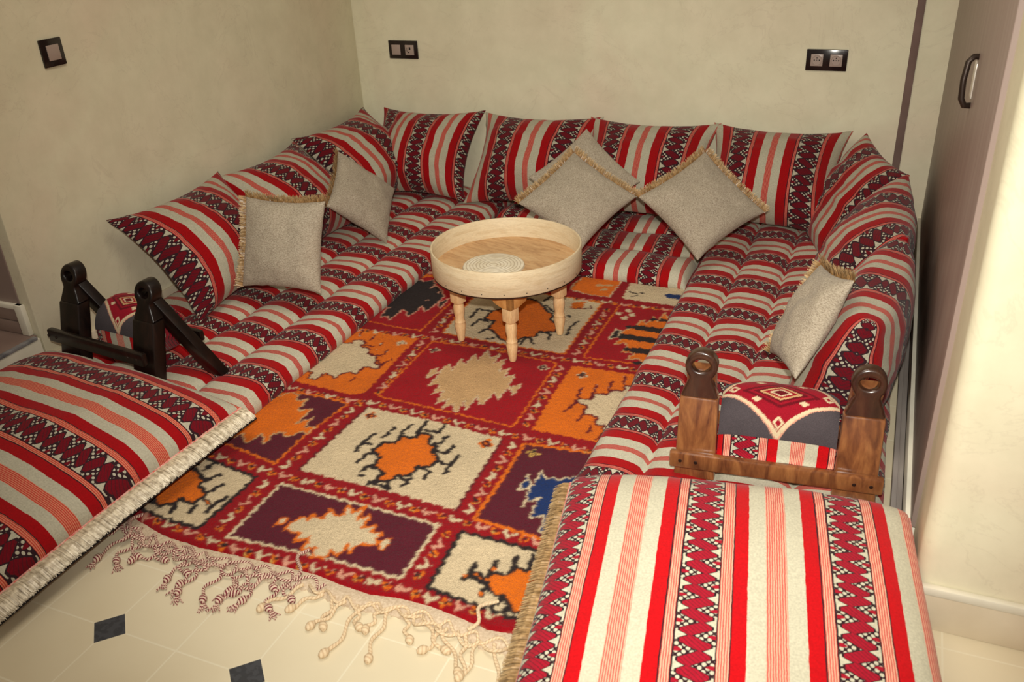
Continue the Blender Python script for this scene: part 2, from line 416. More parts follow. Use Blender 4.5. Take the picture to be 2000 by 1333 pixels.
# ------------------------------------------------------------------ painter for dyed wool (flat pattern in metres)
PAL = dict(k=(.022, .014, .014), o=(.72, .155, .008), W=(.66, .53, .34), r=(.34, .004, .010), m=(.105, .010, .022), T=(.58, .36, .17),
           b=(.010, .030, .125), p=(.66, .32, .22), y=(.62, .38, .09), d=(.13, .006, .012), g=(.075, .062, .068), R=(.30, .008, .020))
def seg_dist(X, Y, pts, closed):
    d = np.full(X.shape, 1e9); n = len(pts)
    for i in range(n if closed else n-1):
        x0, y0 = pts[i]; x1, y1 = pts[(i+1) % n]; dx, dy = x1-x0, y1-y0; L = dx*dx+dy*dy+1e-12
        t = np.clip(((X-x0)*dx+(Y-y0)*dy)/L, 0, 1); d = np.minimum(d, np.hypot(X-x0-t*dx, Y-y0-t*dy))
    return d
def inside(X, Y, pts):
    r = np.zeros(X.shape, bool); n = len(pts)
    for i in range(n):
        x0, y0 = pts[i]; x1, y1 = pts[(i+1) % n]
        if y0 == y1: continue
        r ^= ((y0 > Y) != (y1 > Y)) & (X < (x1-x0)*(Y-y0)/(y1-y0)+x0)
    return r
def paint(X, Y, C, ops, sc=.001):
    for k, col, q, oc, wd in ops:
        pts = [(q[i]*sc, q[i+1]*sc) for i in range(0, len(q), 2)]; wd = wd*sc
        xs = [a for a, b in pts]; ys = [b for a, b in pts]; mg = wd+.03*sc/.001
        sel = np.where((X > min(xs)-mg) & (X < max(xs)+mg) & (Y > min(ys)-mg) & (Y < max(ys)+mg))[0]
        if not len(sel): continue
        x, y = X[sel], Y[sel]
        if k == 'p':
            C[sel[inside(x, y, pts)]] = PAL[col]
            if oc: C[sel[seg_dist(x, y, pts, True) < wd*.58]] = PAL[oc]
        elif k == 'l': C[sel[seg_dist(x, y, pts, False) < wd*.62]] = PAL[col]
        elif k == 'o': C[sel[np.hypot(x-xs[0], y-ys[0]) < wd]] = PAL[col]
        elif k == 's':
            a = np.arctan2(y-ys[0], x-xs[0]); r = np.hypot(x-xs[0], y-ys[0])/wd
            s = np.cos(a*4); C[sel[r < .80+.2*s]] = PAL[col]; C[sel[(r < .66+.1*s) & (s < .3)]] = PAL[oc[0]]
            C[sel[(r < .62) & (s > .2) & (r > .2)]] = PAL[oc[1]]; C[sel[r < .2]] = PAL[col]

RUG = {"ops":[["p","W",[705,-2236,819,-2251,993,-2275,993,-2496,873,-2493,807,-2484,727,-2443],"k",10],["p","o",[745,-2314,787,-2314,801,-2298,831,-2306,869,-2332,877,-2357,915,-2374,918,-2393,909,-2426,869,-2417,862,-2442,837,-2458,806,-2452,800,-2434,773,-2424,764,-2403,742,-2394,746,-2381,725,-2367,737,-2335,759,-2341],"k",11],["l","k",[877,-2329,894,-2298],"",12],["l","k",[965,-2406,977,-2369],"",12],["l","k",[884,-2467,872,-2442],"",12],["l","k",[927,-2455,925,-2430],"",12],["l","k",[969,-2437,966,-2416],"",12],["l","k",[840,-2292,845,-2264],"",12],["l","k",[762,-2438,765,-2427],"",12],["l","k",[740,-2300,768,-2283],"",12],["l","k",[794,-2289,808,-2281],"",12],["l","k",[920,-2369,927,-2332],"",12],["l","k",[737,-2416,769,-2442],"",12],["p","o",[925,-2401,942,-2398,962,-2411,949,-2412],"k",3],["p","m",[1075,-2276,1196,-2282,1538,-2291,1540,-2383,1540,-2480,1341,-2479,1080,-2496],"W",7],["p","W",[1191,-2416,1205,-2375,1227,-2377,1230,-2357,1256,-2366,1261,-2364,1258,-2328,1294,-2343,1298,-2328,1290,-2293,1322,-2320,1335,-2282,1342,-2336,1367,-2313,1368,-2358,1398,-2343,1398,-2365,1426,-2360,1424,-2382,1434,-2400,1393,-2414,1385,-2447,1370,-2423,1366,-2466,1343,-2453,1343,-2482,1311,-2486,1303,-2455,1277,-2477,1269,-2433,1242,-2456,1235,-2427,1196,-2428],"o",6],["p","W",[1162,-2425,1159,-2393,1175,-2390,1183,-2403],"o",4],["p","W",[1433,-2392,1457,-2370,1459,-2416],"o",3],["p","W",[1098,-1883,1320,-1883,1539,-1902,1550,-2084,1553,-2226,1366,-2216,1083,-2210,1089,-2050],"",0],["l","d",[1539,-1902,1553,-2226],"",6],["l","d",[1098,-1883,1083,-2210],"",6],["p","o",[1308,-1947,1345,-1951,1354,-1988,1381,-1995,1382,-2022,1408,-2035,1416,-2064,1406,-2088,1376,-2093,1380,-2137,1348,-2149,1337,-2182,1300,-2185,1307,-2153,1289,-2139,1265,-2137,1261,-2091,1225,-2071,1235,-2023,1267,-2018,1265,-1984,1306,-1976],"k",10],["l","k",[1206,-2044,1180,-2047,1189,-1998],"",10],["l","k",[1180,-2047,1182,-2085],"",10],["l","k",[1221,-2005,1226,-1951],"",10],["l","k",[1265,-2001,1258,-1958,1265,-1920],"",10],["l","k",[1299,-1956,1300,-1893],"",10],["l","k",[1317,-1932,1355,-1931,1355,-1890],"",10],["l","k",[1368,-1983,1385,-1977,1385,-1938],"",10],["l","k",[1391,-2014,1421,-2015,1424,-1975],"",10],["l","k",[1419,-2057,1454,-2061,1458,-2018],"",10],["l","k",[1454,-2061,1460,-2100],"",10],["l","k",[1250,-2084,1222,-2083,1215,-2133],"",10],["l","k",[1276,-2138,1251,-2131,1248,-2158],"",10],["l","k",[1252,-2177,1260,-2179],"",10],["l","k",[1311,-2181,1291,-2208],"",10],["l","k",[1343,-2185,1354,-2210],"",10],["l","k",[1350,-2153,1386,-2160,1383,-2142],"",10],["l","k",[1379,-2182,1386,-2170],"",10],["l","k",[1389,-2099,1418,-2104,1417,-2140],"",10],["l","k",[1292,-2198,1349,-2202],"",10],["s","o",[1131,-1919],"dk",19],["s","o",[1503,-1938],"dk",24],["p","W",[1600,-2293,1819,-2292,1932,-2293,1989,-2524,1825,-2504,1747,-2498,1611,-2484],"k",10],["p","o",[1679,-2416,1686,-2404,1703,-2407,1717,-2414,1726,-2393,1752,-2389,1765,-2370,1773,-2358,1792,-2363,1805,-2342,1841,-2327,1927,-2454,1815,-2489,1798,-2468,1778,-2454,1743,-2450,1729,-2427,1692,-2425],"k",8],["l","k",[1675,-2435,1678,-2410,1677,-2383],"",12],["l","k",[1721,-2400,1718,-2359],"",12],["l","k",[1760,-2362,1755,-2331],"",12],["l","k",[1795,-2359,1791,-2312],"",12],["l","k",[1696,-2424,1730,-2429,1729,-2464],"",12],["l","k",[1765,-2486,1776,-2458,1800,-2473],"",12],["l","k",[1796,-2491,1800,-2473],"",12],["o","o",[1728,-2461],"",6],["o","o",[1671,-2423],"",6],["o","o",[1722,-2379],"",6],["p","m",[837,-1879,932,-1876,1032,-1884,1005,-2081,1005,-2208,890,-2187,814,-2174,695,-2162,601,-2018],"o",6],["p","o",[807,-1908,826,-1883,856,-1887,876,-1922,899,-1901,909,-1966,945,-1944,946,-1992,946,-2027,976,-1982,979,-2032,1011,-2026,1006,-2060,980,-2057,975,-2079,950,-2091,941,-2074,911,-2088,920,-2118,918,-2146,884,-2097,879,-2115,875,-2141,861,-2154,827,-2117,817,-2145,743,-2154,698,-2032],"T",4],["p","r",[1085,-1447,1261,-1441,1534,-1462,1540,-1664,1542,-1839,1312,-1825,1093,-1818,1088,-1633],"o",5],["p","T",[1291,-1452,1321,-1497,1339,-1461,1345,-1530,1368,-1489,1383,-1569,1405,-1536,1411,-1598,1438,-1577,1442,-1631,1451,-1646,1443,-1678,1445,-1719,1418,-1687,1412,-1758,1398,-1757,1378,-1718,1377,-1803,1351,-1755,1358,-1815,1347,-1819,1325,-1781,1310,-1820,1302,-1760,1279,-1797,1268,-1724,1245,-1756,1241,-1691,1210,-1713,1208,-1639,1203,-1609,1210,-1567,1238,-1610,1231,-1526,1260,-1564,1262,-1489,1288,-1522,1289,-1494],"W",3],["p","T",[1182,-1673,1171,-1626,1186,-1608,1200,-1635],"W",3],["p","T",[1451,-1646,1478,-1619,1477,-1685],"W",3],["s","W",[1121,-1500],"kd",19],["s","W",[1503,-1504],"kd",19],["p","o",[1586,-1462,1821,-1451,2015,-1449,2054,-1837,1820,-1839,1598,-1836,1588,-1664],"",0],["p","W",[1664,-1657,1669,-1637,1703,-1635,1701,-1599,1741,-1591,1737,-1564,1775,-1557,1775,-1524,1810,-1517,1893,-1513,1937,-1773,1817,-1794,1789,-1788,1778,-1755,1754,-1755,1748,-1716,1706,-1713,1701,-1671],"d",7],["l","d",[1652,-1718,1670,-1655],"",7],["l","d",[1699,-1623,1692,-1551],"",7],["l","d",[1733,-1566,1731,-1514],"",7],["l","d",[1766,-1517,1759,-1471],"",7],["l","d",[1661,-1635,1655,-1582],"",7],["l","d",[1703,-1752,1707,-1717],"",7],["l","d",[1749,-1801,1748,-1770],"",7],["l","d",[1781,-1826,1787,-1796],"",7],["o","p",[1692,-1553],"",2],["o","p",[1695,-1574],"",2],["o","p",[1697,-1591],"",2],["o","p",[1759,-1474],"",2],["o","p",[1764,-1494],"",2],["o","p",[1767,-1512],"",2],["o","p",[1655,-1584],"",2],["o","p",[1660,-1604],"",2],["o","p",[1733,-1547],"",2],["o","p",[1710,-1724],"",2],["o","p",[1748,-1790],"",2],["o","p",[1659,-1685],"",2],["s","W",[1633,-1508],"kd",19],["p","m",[1603,-1905,1781,-1892,2048,-1876,2078,-2269,1809,-2252,1608,-2239,1609,-2092],"o",9],["p","b",[1692,-2008,1722,-2037,1733,-2022,1745,-2029,1802,-1989,1868,-2218,1799,-2246,1795,-2214,1771,-2233,1768,-2190,1759,-2172,1733,-2192,1731,-2175,1726,-2134,1727,-2112,1705,-2134,1697,-2155,1698,-2133,1694,-2101,1687,-2084,1693,-2063],"W",4],["p","b",[1666,-2103,1665,-2033,1689,-2076,1678,-2091],"W",4],["s","y",[1641,-1940],"yk",19],["p","o",[802,-1436,933,-1449,1031,-1444,1028,-1548,1039,-1687,1047,-1817,1011,-1837,894,-1829,797,-1821,622,-1814,615,-1455],"",0],["p","W",[798,-1550,831,-1545,826,-1520,858,-1510,876,-1530,871,-1553,914,-1559,921,-1587,964,-1603,974,-1638,1007,-1646,1004,-1671,958,-1667,957,-1719,933,-1717,914,-1728,908,-1766,877,-1749,860,-1750,853,-1794,827,-1793,818,-1755,794,-1753,681,-1748,729,-1582],"d",6],["l","d",[826,-1488,818,-1453],"",6],["l","d",[878,-1504,878,-1461],"",6],["l","d",[928,-1524,929,-1508],"",6],["l","d",[972,-1581,972,-1546],"",6],["l","d",[1005,-1633,1016,-1596],"",6],["l","d",[966,-1761,965,-1743],"",6],["l","d",[868,-1543,913,-1539],"",6],["l","d",[930,-1589,972,-1590],"",6],["l","d",[974,-1619,1007,-1642],"",6],["o","W",[819,-1455],"",2],["o","W",[822,-1473],"",2],["o","W",[826,-1488],"",2],["o","W",[878,-1464],"",2],["o","W",[878,-1480],"",2],["o","W",[927,-1514],"",2],["o","W",[975,-1555],"",2],["o","W",[973,-1570],"",2],["o","W",[1015,-1598],"",2],["o","W",[930,-1554],"",2],["s","W",[990,-1489],"Wd",20],["p","r",[678,-1376,782,-1380,845,-1385,914,-1393,1012,-1392,1014,-1144,1007,-938,771,-920,555,-810,481,-1156],"o",5],["p","k",[771,-1262,806,-1262,824,-1341,847,-1328,866,-1353,871,-1300,871,-1264,887,-1269,917,-1312,927,-1257,923,-1215,960,-1257,967,-1180,964,-1115,925,-1063,885,-1035,856,-989,825,-1016,807,-1003,785,-1047,677,-974,658,-1219],"p",4],["p","k",[969,-1179,991,-1123,997,-1214],"p",4],["l","p",[882,-1071,882,-1035],"",4],["l","p",[928,-1103,929,-1080],"",4],["l","p",[917,-1171,920,-1162],"",4],["l","p",[807,-1272,819,-1261],"",4],["l","o",[768,-1015,806,-961,844,-956],"",20],["l","p",[787,-935,840,-922],"",20],["p","W",[1066,-1030,1124,-987,1409,-991,1537,-999,1531,-1208,1535,-1398,1319,-1397,1090,-1382,1082,-1254],"o",6],["p","o",[1183,-1178,1214,-1145,1231,-1069,1275,-1040,1326,-1064,1366,-1113,1402,-1140,1403,-1176,1441,-1200,1454,-1253,1402,-1276,1402,-1310,1361,-1337,1359,-1378,1304,-1369,1254,-1323,1226,-1304,1224,-1247,1185,-1244],"k",9],["l","k",[1174,-1180,1131,-1178,1134,-1253],"",9],["l","k",[1209,-1259,1170,-1249,1164,-1302],"",9],["l","k",[1251,-1317,1220,-1313,1210,-1344],"",9],["l","k",[1273,-1365,1250,-1379],"",9],["l","k",[1373,-1333,1375,-1379],"",9],["l","k",[1390,-1328,1412,-1361],"",9],["l","k",[1405,-1268,1441,-1278,1449,-1316],"",9],["l","k",[1497,-1267,1488,-1214,1499,-1161],"",9],["l","k",[1333,-1046,1342,-995],"",9],["l","k",[1353,-1079,1398,-1119],"",9],["l","k",[1453,-1132,1461,-1136],"",9],["p","o",[1437,-1069,1437,-1022,1477,-1010,1484,-1069],"",0],["l","d",[1439,-1075,1512,-1053,1505,-1032],"",4],["p","r",[1600,-996,1823,-986,1990,-984,2010,-1459,1815,-1387,1599,-1399,1597,-1216],"o",5],["p","o",[1665,-1194,1702,-1129,1699,-1100,1712,-1089,1726,-1121,1737,-1051,1759,-1087,1764,-1010,1787,-1047,1803,-1005,1912,-983,1943,-1360,1808,-1342,1806,-1400,1784,-1371,1763,-1357,1734,-1371,1744,-1326,1704,-1328,1712,-1293,1702,-1268,1666,-1286,1679,-1236],"T",4],["l","k",[1707,-1148,1846,-1154],"",30],["l","k",[1681,-1224,1851,-1226],"",30],["l","k",[1741,-1306,1856,-1301],"",30],["l","k",[1769,-1072,1824,-1060],"",16],["l","k",[1768,-1384,1779,-1380],"",16],["p","k",[1638,-1255,1641,-1178,1661,-1190,1664,-1235],"W",4],["o","k",[1677,-1155],"",12],["o","k",[1743,-1074],"",12],["o","k",[1716,-1308],"",12],["o","W",[1615,-1063],"",12],["o","W",[1645,-1092],"",12],["o","W",[1641,-1030],"",12],["o","W",[1662,-1061],"",12],["p","o",[1386,-866,1402,-779,1549,-765,1545,-946,1467,-949,1388,-924],"W",4],["l","T",[1472,-862,1521,-848],"",12],["l","T",[1500,-897,1515,-885],"",12],["p","W",[1593,-945,1829,-945,1984,-949,1932,-666,1581,-771],"",0],["l","k",[1601,-880,1632,-892],"",6],["l","k",[1622,-916,1636,-904],"",6],["l","k",[1642,-875,1657,-877],"",6],["l","b",[1748,-870,1833,-865],"",30]],"bands":[[753,-2230,932,-2237,1079,-2246,1324,-2253,1546,-2259,1664,-2261,1820,-2266],[754,-1857,872,-1863,1021,-1867,1103,-1857,1327,-1864,1541,-1880,1601,-1878,1892,-1887],[707,-1468,877,-1443,1087,-1428,1314,-1431,1540,-1431,1611,-1429,1855,-1424],[1416,-997,1558,-989,1606,-992,1814,-980],[819,-2503,1016,-2519,1098,-2526,1348,-2515,1553,-2506,1630,-2509,1821,-2511],[1041,-2496,1035,-2280],[1039,-2224,1064,-1864],[1085,-1817,1055,-1450],[1061,-1397,1046,-1146],[1574,-2478,1568,-2293],[1586,-2233,1574,-1911],[1572,-1837,1556,-1467],[1572,-1395,1568,-1021]],"bottom":[723,-2484,811,-2517,922,-2542,1040,-2547,1170,-2538,1277,-2533,1355,-2532,1418,-2540,1499,-2544,1565,-2531,1640,-2529,1723,-2538,1779,-2547,1817,-2541]}
def build_rug():
    rng = np.random.default_rng(4)
    bt = RUG['bottom']; bx = [bt[i]/1000 for i in range(0, len(bt), 2)]; by = [bt[i]/1000 for i in range(1, len(bt), 2)]
    x = np.arange(.705, 2.02, .0038); n = int(1.82/.0038); t = np.linspace(0, 1, n)
    yb = np.interp(x, bx, by)+.003*np.sin(x*90)
    Xg, Tg = np.meshgrid(x, t); Yg = yb[None, :]+(-.735-yb[None, :])*Tg
    X = Xg.ravel(); Y = Yg.ravel()
    # hand-knotted outlines: every knot row is slightly off
    Xs = X+rng.normal(0, .0013, X.shape)+.0022*np.sin(Y*210+np.sin(X*33)*3); Ys = Y+rng.normal(0, .0013, X.shape)+.0022*np.sin(X*190+np.sin(Y*41)*3)
    C = np.tile(np.array(PAL['r'])*(.86), (len(X), 1))
    paint(Xs, Ys, C, RUG['ops'])
    ops = []
    for bi, b in enumerate(RUG['bands']):
        pts = [np.array((b[i], b[i+1]), float) for i in range(0, len(b), 2)]; L = [0]
        for a, c in zip(pts, pts[1:]): L.append(L[-1]+np.linalg.norm(c-a))
        s = 22; k = bi
        while s < L[-1]-12:
            i = max(j for j in range(len(L)-1) if L[j] <= s); tt = (pts[i+1]-pts[i])/(L[i+1]-L[i]); p = pts[i]+tt*(s-L[i]); nn = np.array((-tt[1], tt[0]))
            def P(a, c): v = p+tt*a+nn*c; return [float(v[0]), float(v[1])]
            if k % 2 == 0:
                cc = 'p' if k % 4 == 0 else 'W'
                ops += [['l', cc, P(-14, 11)+P(-5, -8)+P(16, 8), '', 6], ['l', cc, P(-15, 3)+P(-3, -10), '', 5], ['o', cc, P(-3, -4), '', 7]]
            else:
                ops += [['o', 'o', P(-8, 4), '', 5], ['o', 'o', P(7, -3), '', 5], ['o', 'o', P(0, -9), '', 4], ['o', 'k', P(0, 1), '', 5], ['o', 'k', P(9, 6), '', 3], ['l', 'y', P(-10, -6)+P(-4, -9), '', 3], ['o', 'p', P(2, 9), '', 2.5]]
            s += 36; k += 1
    paint(Xs, Ys, C, ops)
    # soften one knot wide
    G = C.reshape(n, len(x), 3); G = .6*G+.1*(np.roll(G, 1, 0)+np.roll(G, -1, 0)+np.roll(G, 1, 1)+np.roll(G, -1, 1)); C = G.reshape(-1, 3)
    Z = .017+rng.normal(0, .0007, X.shape)+.002*np.sin(X*7+1)*np.sin(Y*9)
    ed = np.minimum(np.minimum(X-x[0], x[-1]-X), Y-np.interp(X, bx, by)); Z -= .010*np.clip(1-ed/.008, 0, 1)
    V = np.stack([X, Y, Z], 1); m = len(x)
    idx = (np.arange(n-1)[:, None]*m+np.arange(m-1)[None, :]).ravel()
    F = np.stack([idx, idx+1, idx+1+m, idx+m], 1)
    me = bpy.data.meshes.new('rug'); me.vertices.add(len(V)); me.vertices.foreach_set('co', V.ravel())
    me.loops.add(F.size); me.loops.foreach_set('vertex_index', F.ravel().astype(np.int32))
    me.polygons.add(len(F)); me.polygons.foreach_set('loop_start', np.arange(0, F.size, 4, dtype=np.int32)); me.polygons.foreach_set('loop_total', np.full(len(F), 4, np.int32))
    me.polygons.foreach_set('use_smooth', np.ones(len(F), bool)); me.update(calc_edges=True); me.validate()
    ca = me.color_attributes.new('dye', 'FLOAT_COLOR', 'POINT'); c4 = np.ones((len(V), 4), np.float32); c4[:, :3] = C; ca.data.foreach_set('color', c4.ravel())
    me.materials.append(WOOL)
    rug = bpy.data.objects.new('rug', me); COL.objects.link(rug)
    tag(rug, 'deep red knotted wool rug with a grid of jagged medallion panels under the table', 'rug')
    MB().box((.712, -2.52, .001), (2.012, -.737, .009), .001).build('rug_backing', SELV, rug)
    # selvedge
    v = []; f = []; rr = random.Random(3); xs = np.arange(.72, 1.99, .004)
    for i, xx in enumerate(xs):
        y0 = float(np.interp(xx, bx, by)); w_ = .040+.012*noise.noise((xx*9, 0, 0))+rr.uniform(-.003, .003)
        for j, (a, h) in enumerate(((.006, .010), (-.25*w_, .013), (-.6*w_, .012), (-w_, .004), (-w_, 0))):
            v.append((xx+rr.uniform(-.001, .001), y0+a+rr.uniform(-.001, .001)*(j > 0), h+rr.uniform(-.001, .001)*(j in (1, 2))))
    for i in range(len(xs)-1):
        for j in range(4): f.append((i*5+j, i*5+j+1, i*5+j+6, i*5+j+5))
    mesh('selvedge', v, f, SELV, rug)
    # knotted tassels
    def tassel(x0, yoff, ang, L, mat, seed, r=.0036, z0=.007, wig=.010, splay=True):
        q = random.Random(seed); y0 = float(np.interp(x0, bx, by))-yoff
        d = Vector((math.sin(ang), -math.cos(ang), 0)); s = Vector((d.y, -d.x, 0)); pts = []
        ph = q.uniform(0, 6.3); fr = q.uniform(1.0, 1.9)
        for k in range(15):
            t = k/14; pts.append(Vector((x0, y0, z0*(1-t)+.0045+.002*math.sin(t*9+ph)))+d*L*t+s*wig*math.sin(ph+t*6.3*fr)*min(1, t*3))
        mb = MB().tube(pts, [r*(1+.12*math.sin(k*1.7)) for k in range(15)], 8)
        e = pts[-1]; t = (pts[-1]-pts[-3]).normalized(); sd = Vector((t.y, -t.x, 0))
        kn = [e+t*(k-3)*.0042 for k in range(7)]
        for p in kn: p.z = max(p.z, .0085)
        mb.tube(kn, [.003, .0062, .0088, .0095, .0088, .0070, .004], 10)
        if splay:
            for k in range(5):
                a = (k-2)*.28+q.uniform(-.1, .1); dd = t*math.cos(a)+sd*math.sin(a); ln = q.uniform(.016, .028)
                mb.tube([kn[-2]+Vector((0, 0, -.002)), kn[-1]+dd*ln*.5+Vector((0, 0, -.003)), kn[-1]+dd*ln+Vector((0, 0, -.0045))], [.0028, .0026, .0016], 6)
        for p_i in range(len(mb.v)):
            vx, vy, vz = mb.v[p_i]; mb.v[p_i] = (vx, vy, max(vz, .0006))
        o = mb.build('tassel', mat, rug); return o
    q = random.Random(12); k = 0
    for x0, ang, L in ((.735, -.9, .09), (.80, -.55, .10), (.845, -.25, .10), (.865, .05, .085), (.885, .3, .07), (.93, .9, .06), (.97, -.8, .07), (1.015, .7, .065), (1.05, -.3, .075), (1.075, .15, .10), (1.10, -.4, .085), (1.135, .12, .105), (1.165, .5, .07), (1.19, .05, .095), (1.215, .35, .085), (1.245, -.5, .08), (1.265, -.75, .10), (1.275, .35, .09), (1.30, .6, .06), (1.335, -1.0, .06)):
        tassel(x0, .032, ang, L, CORD_MAROON if x0 > .74 else CORD_CREAM, 40+k, wig=.009, splay=L > .07); k += 1
    for x0, ang, L in ((1.345, -.55, .10), (1.40, -.7, .075), (1.43, .2, .08), (1.46, -.35, .09), (1.49, .5, .06), (1.50, .0, .135), (1.545, -.1, .06), (1.56, .16, .13), (1.60, .55, .07), (1.64, .9, .10), (1.68, .8, .13), (1.70, -.3, .07), (1.745, .35, .10), (1.775, .1, .14), (1.81, .45, .15), (1.845, .2, .10)):
        tassel(x0, .034, ang, L, CORD_CREAM, 80+k, r=.0040, wig=.006, splay=False); k += 1
    # loose plaited cords lying along the edge
    for a, b, off, mat, sd in ((.76, .98, .034, CORD_MAROON, 1), (.79, 1.05, .020, CORD_MAROON, 2), (.83, 1.10, .044, CORD_MAROON, 3), (.95, 1.33, .032, CORD_MAROON, 4), (1.0, 1.40, .020, CORD_MAROON, 5), (1.36, 1.66, .036, CORD_CREAM, 6), (1.5, 1.9, .030, CORD_CREAM, 7), (1.06, 1.24, .050, CORD_MAROON, 8), (1.62, 1.88, .046, CORD_CREAM, 9)):
        pts = []
        for i in range(60):
            t = i/59; xx = a+(b-a)*t; pts.append((xx+.006*math.sin(t*31+sd), float(np.interp(xx, bx, by))-off-.010*math.sin(t*(b-a)*110+sd*2), .015+.004*math.sin(t*40+sd)))
        MB().tube(pts, .0035, 7).build('plaited_cord', mat, rug)
    for px_, mat in (((.845, -2.52), CORD_MAROON), ((1.315, -2.49), CORD_MAROON), ((1.745, -2.49), CORD_CREAM)):
        x_, y_ = px_; MB().tube([(x_-.03*(k/9)**1.3*(1 if mat is CORD_MAROON else -.6)+.012*math.sin(k*.8), y_-.075+.095*k/9, .018+.006*math.sin(k/9*3.1)) for k in range(10)], .0042, 8).build('tassel', mat, rug)
    return rug
build_rug()

# ------------------------------------------------------------------ mattresses
def mattress(name, label, x0, x1, y0, y1, t, seams, P, off, M=None, seed=0, rot=None):
    'rolls run along local y between seams; stripes lie across them'
    xs = [x0]+seams+[x1]; prof = []
    n = 9
    for s in range(len(xs)-1):
        a, b = xs[s], xs[s+1]; w = b-a
        for i in range(n+1):
            if s and i == 0: continue
            th = math.pi*i/n
            if s == 0 and i == 0: prof += [(a+.012, .002), (a-.004, t*.25), (a-.006, t*.5)]; continue
            if s == len(xs)-2 and i == n: prof += [(b+.006, t*.5), (b+.004, t*.25), (b-.012, .002)]; continue
            z = t*(.66+.34*math.sin(th)**.55); x = a+w*(1-math.cos(th))/2
            x = a+w*(i/n*.55+(1-math.cos(th))/2*.45)
            prof.append((x, z))
    L = [0]
    for p, q in zip(prof, prof[1:]): L.append(L[-1]+math.hypot(q[0]-p[0], q[1]-p[1]))
    ny = int((y1-y0)/.018); ys = []
    R = t*.55
    for k in range(6): a = k/6*math.pi/2; ys.append((y0+R*(1-math.sin(a)), 1, math.cos(a)))
    ys = [(y0+R*(1-math.sin(k/6*math.pi/2)), math.sin((1-k/6)*math.pi/2)) for k in range(6)][::-1]
    ys = [(y0+R*(1-math.cos(k/6*math.pi/2)), .04+.96*math.sin(k/6*math.pi/2)) for k in range(7)]
    ys += [(y0+R+(y1-y0-2*R)*k/ny, 1.0) for k in range(1, ny)]
    ys += [(y1-R*(1-math.cos(k/6*math.pi/2)), .04+.96*math.sin(k/6*math.pi/2)) for k in range(6, -1, -1)]
    v = []; u = []; f = []; m = len(prof)
    sl = 0; py = None
    for j, (y, s) in enumerate(ys):
        if j: sl += math.hypot(y-ys[j-1][0], (s-ys[j-1][1])*t*.8)
        for i, (x, z) in enumerate(prof):
            nz = noise.noise((x*9+seed, y*9, 0))*.006+noise.noise((x*30+seed, y*22, 3))*.0022
            # little puckers where the stitching pulls the seam
            v.append((x+noise.noise((seed, y*8, x))*.006, y+noise.noise((x*7, seed, y*2))*.012*(s > .9), max(.0, z*s+nz*s*(z > .03)))); u.append(((sl+y0)/P+off+noise.noise((x*6, y*3, seed+9))*.035, L[i]/P))
    for j in range(len(ys)-1):
        for i in range(m-1): f.append((j*m+i, j*m+i+1, (j+1)*m+i+1, (j+1)*m+i))
    f.append([j*m for j in range(len(ys))]+[j*m+m-1 for j in range(len(ys)-1, -1, -1)])
    f.append([i for i in range(m)][::-1]); f.append([(len(ys)-1)*m+i for i in range(m)])
    o = mesh(name, v, f, FAB_MAT, uvs=u)
    if rot: o.matrix_world = rot
    return tag(o, label, 'floor mattress', 'striped floor mattresses')
# stripe phase: motif band centre is at u = .1275
mattress('floor_mattress', 'long striped floor mattress along the left wall, its near end under the large fringed cushion', .03, .80, -2.30, -.03, .088, [.22, .42, .61], .243, .131-(-.90/.243), seed=1)
mattress('floor_mattress', 'long striped floor mattress along the right side, beside the brown door', 1.805, 2.495, -2.26, -.03, .088, [1.955, 2.115, 2.30], .245, .131-(-1.04/.245), seed=5)
mattress('floor_mattress', 'short striped floor mattress at the back wall, between the two long mattresses', -.80, -.02, .835, 1.79, .080, [-.60, -.40, -.20], .24, .131-(1.442/.24), seed=9,
         rot=Matrix(((0, 1, 0, 0), (1, 0, 0, 0), (0, 0, 1, 0), (0, 0, 0, 1))))

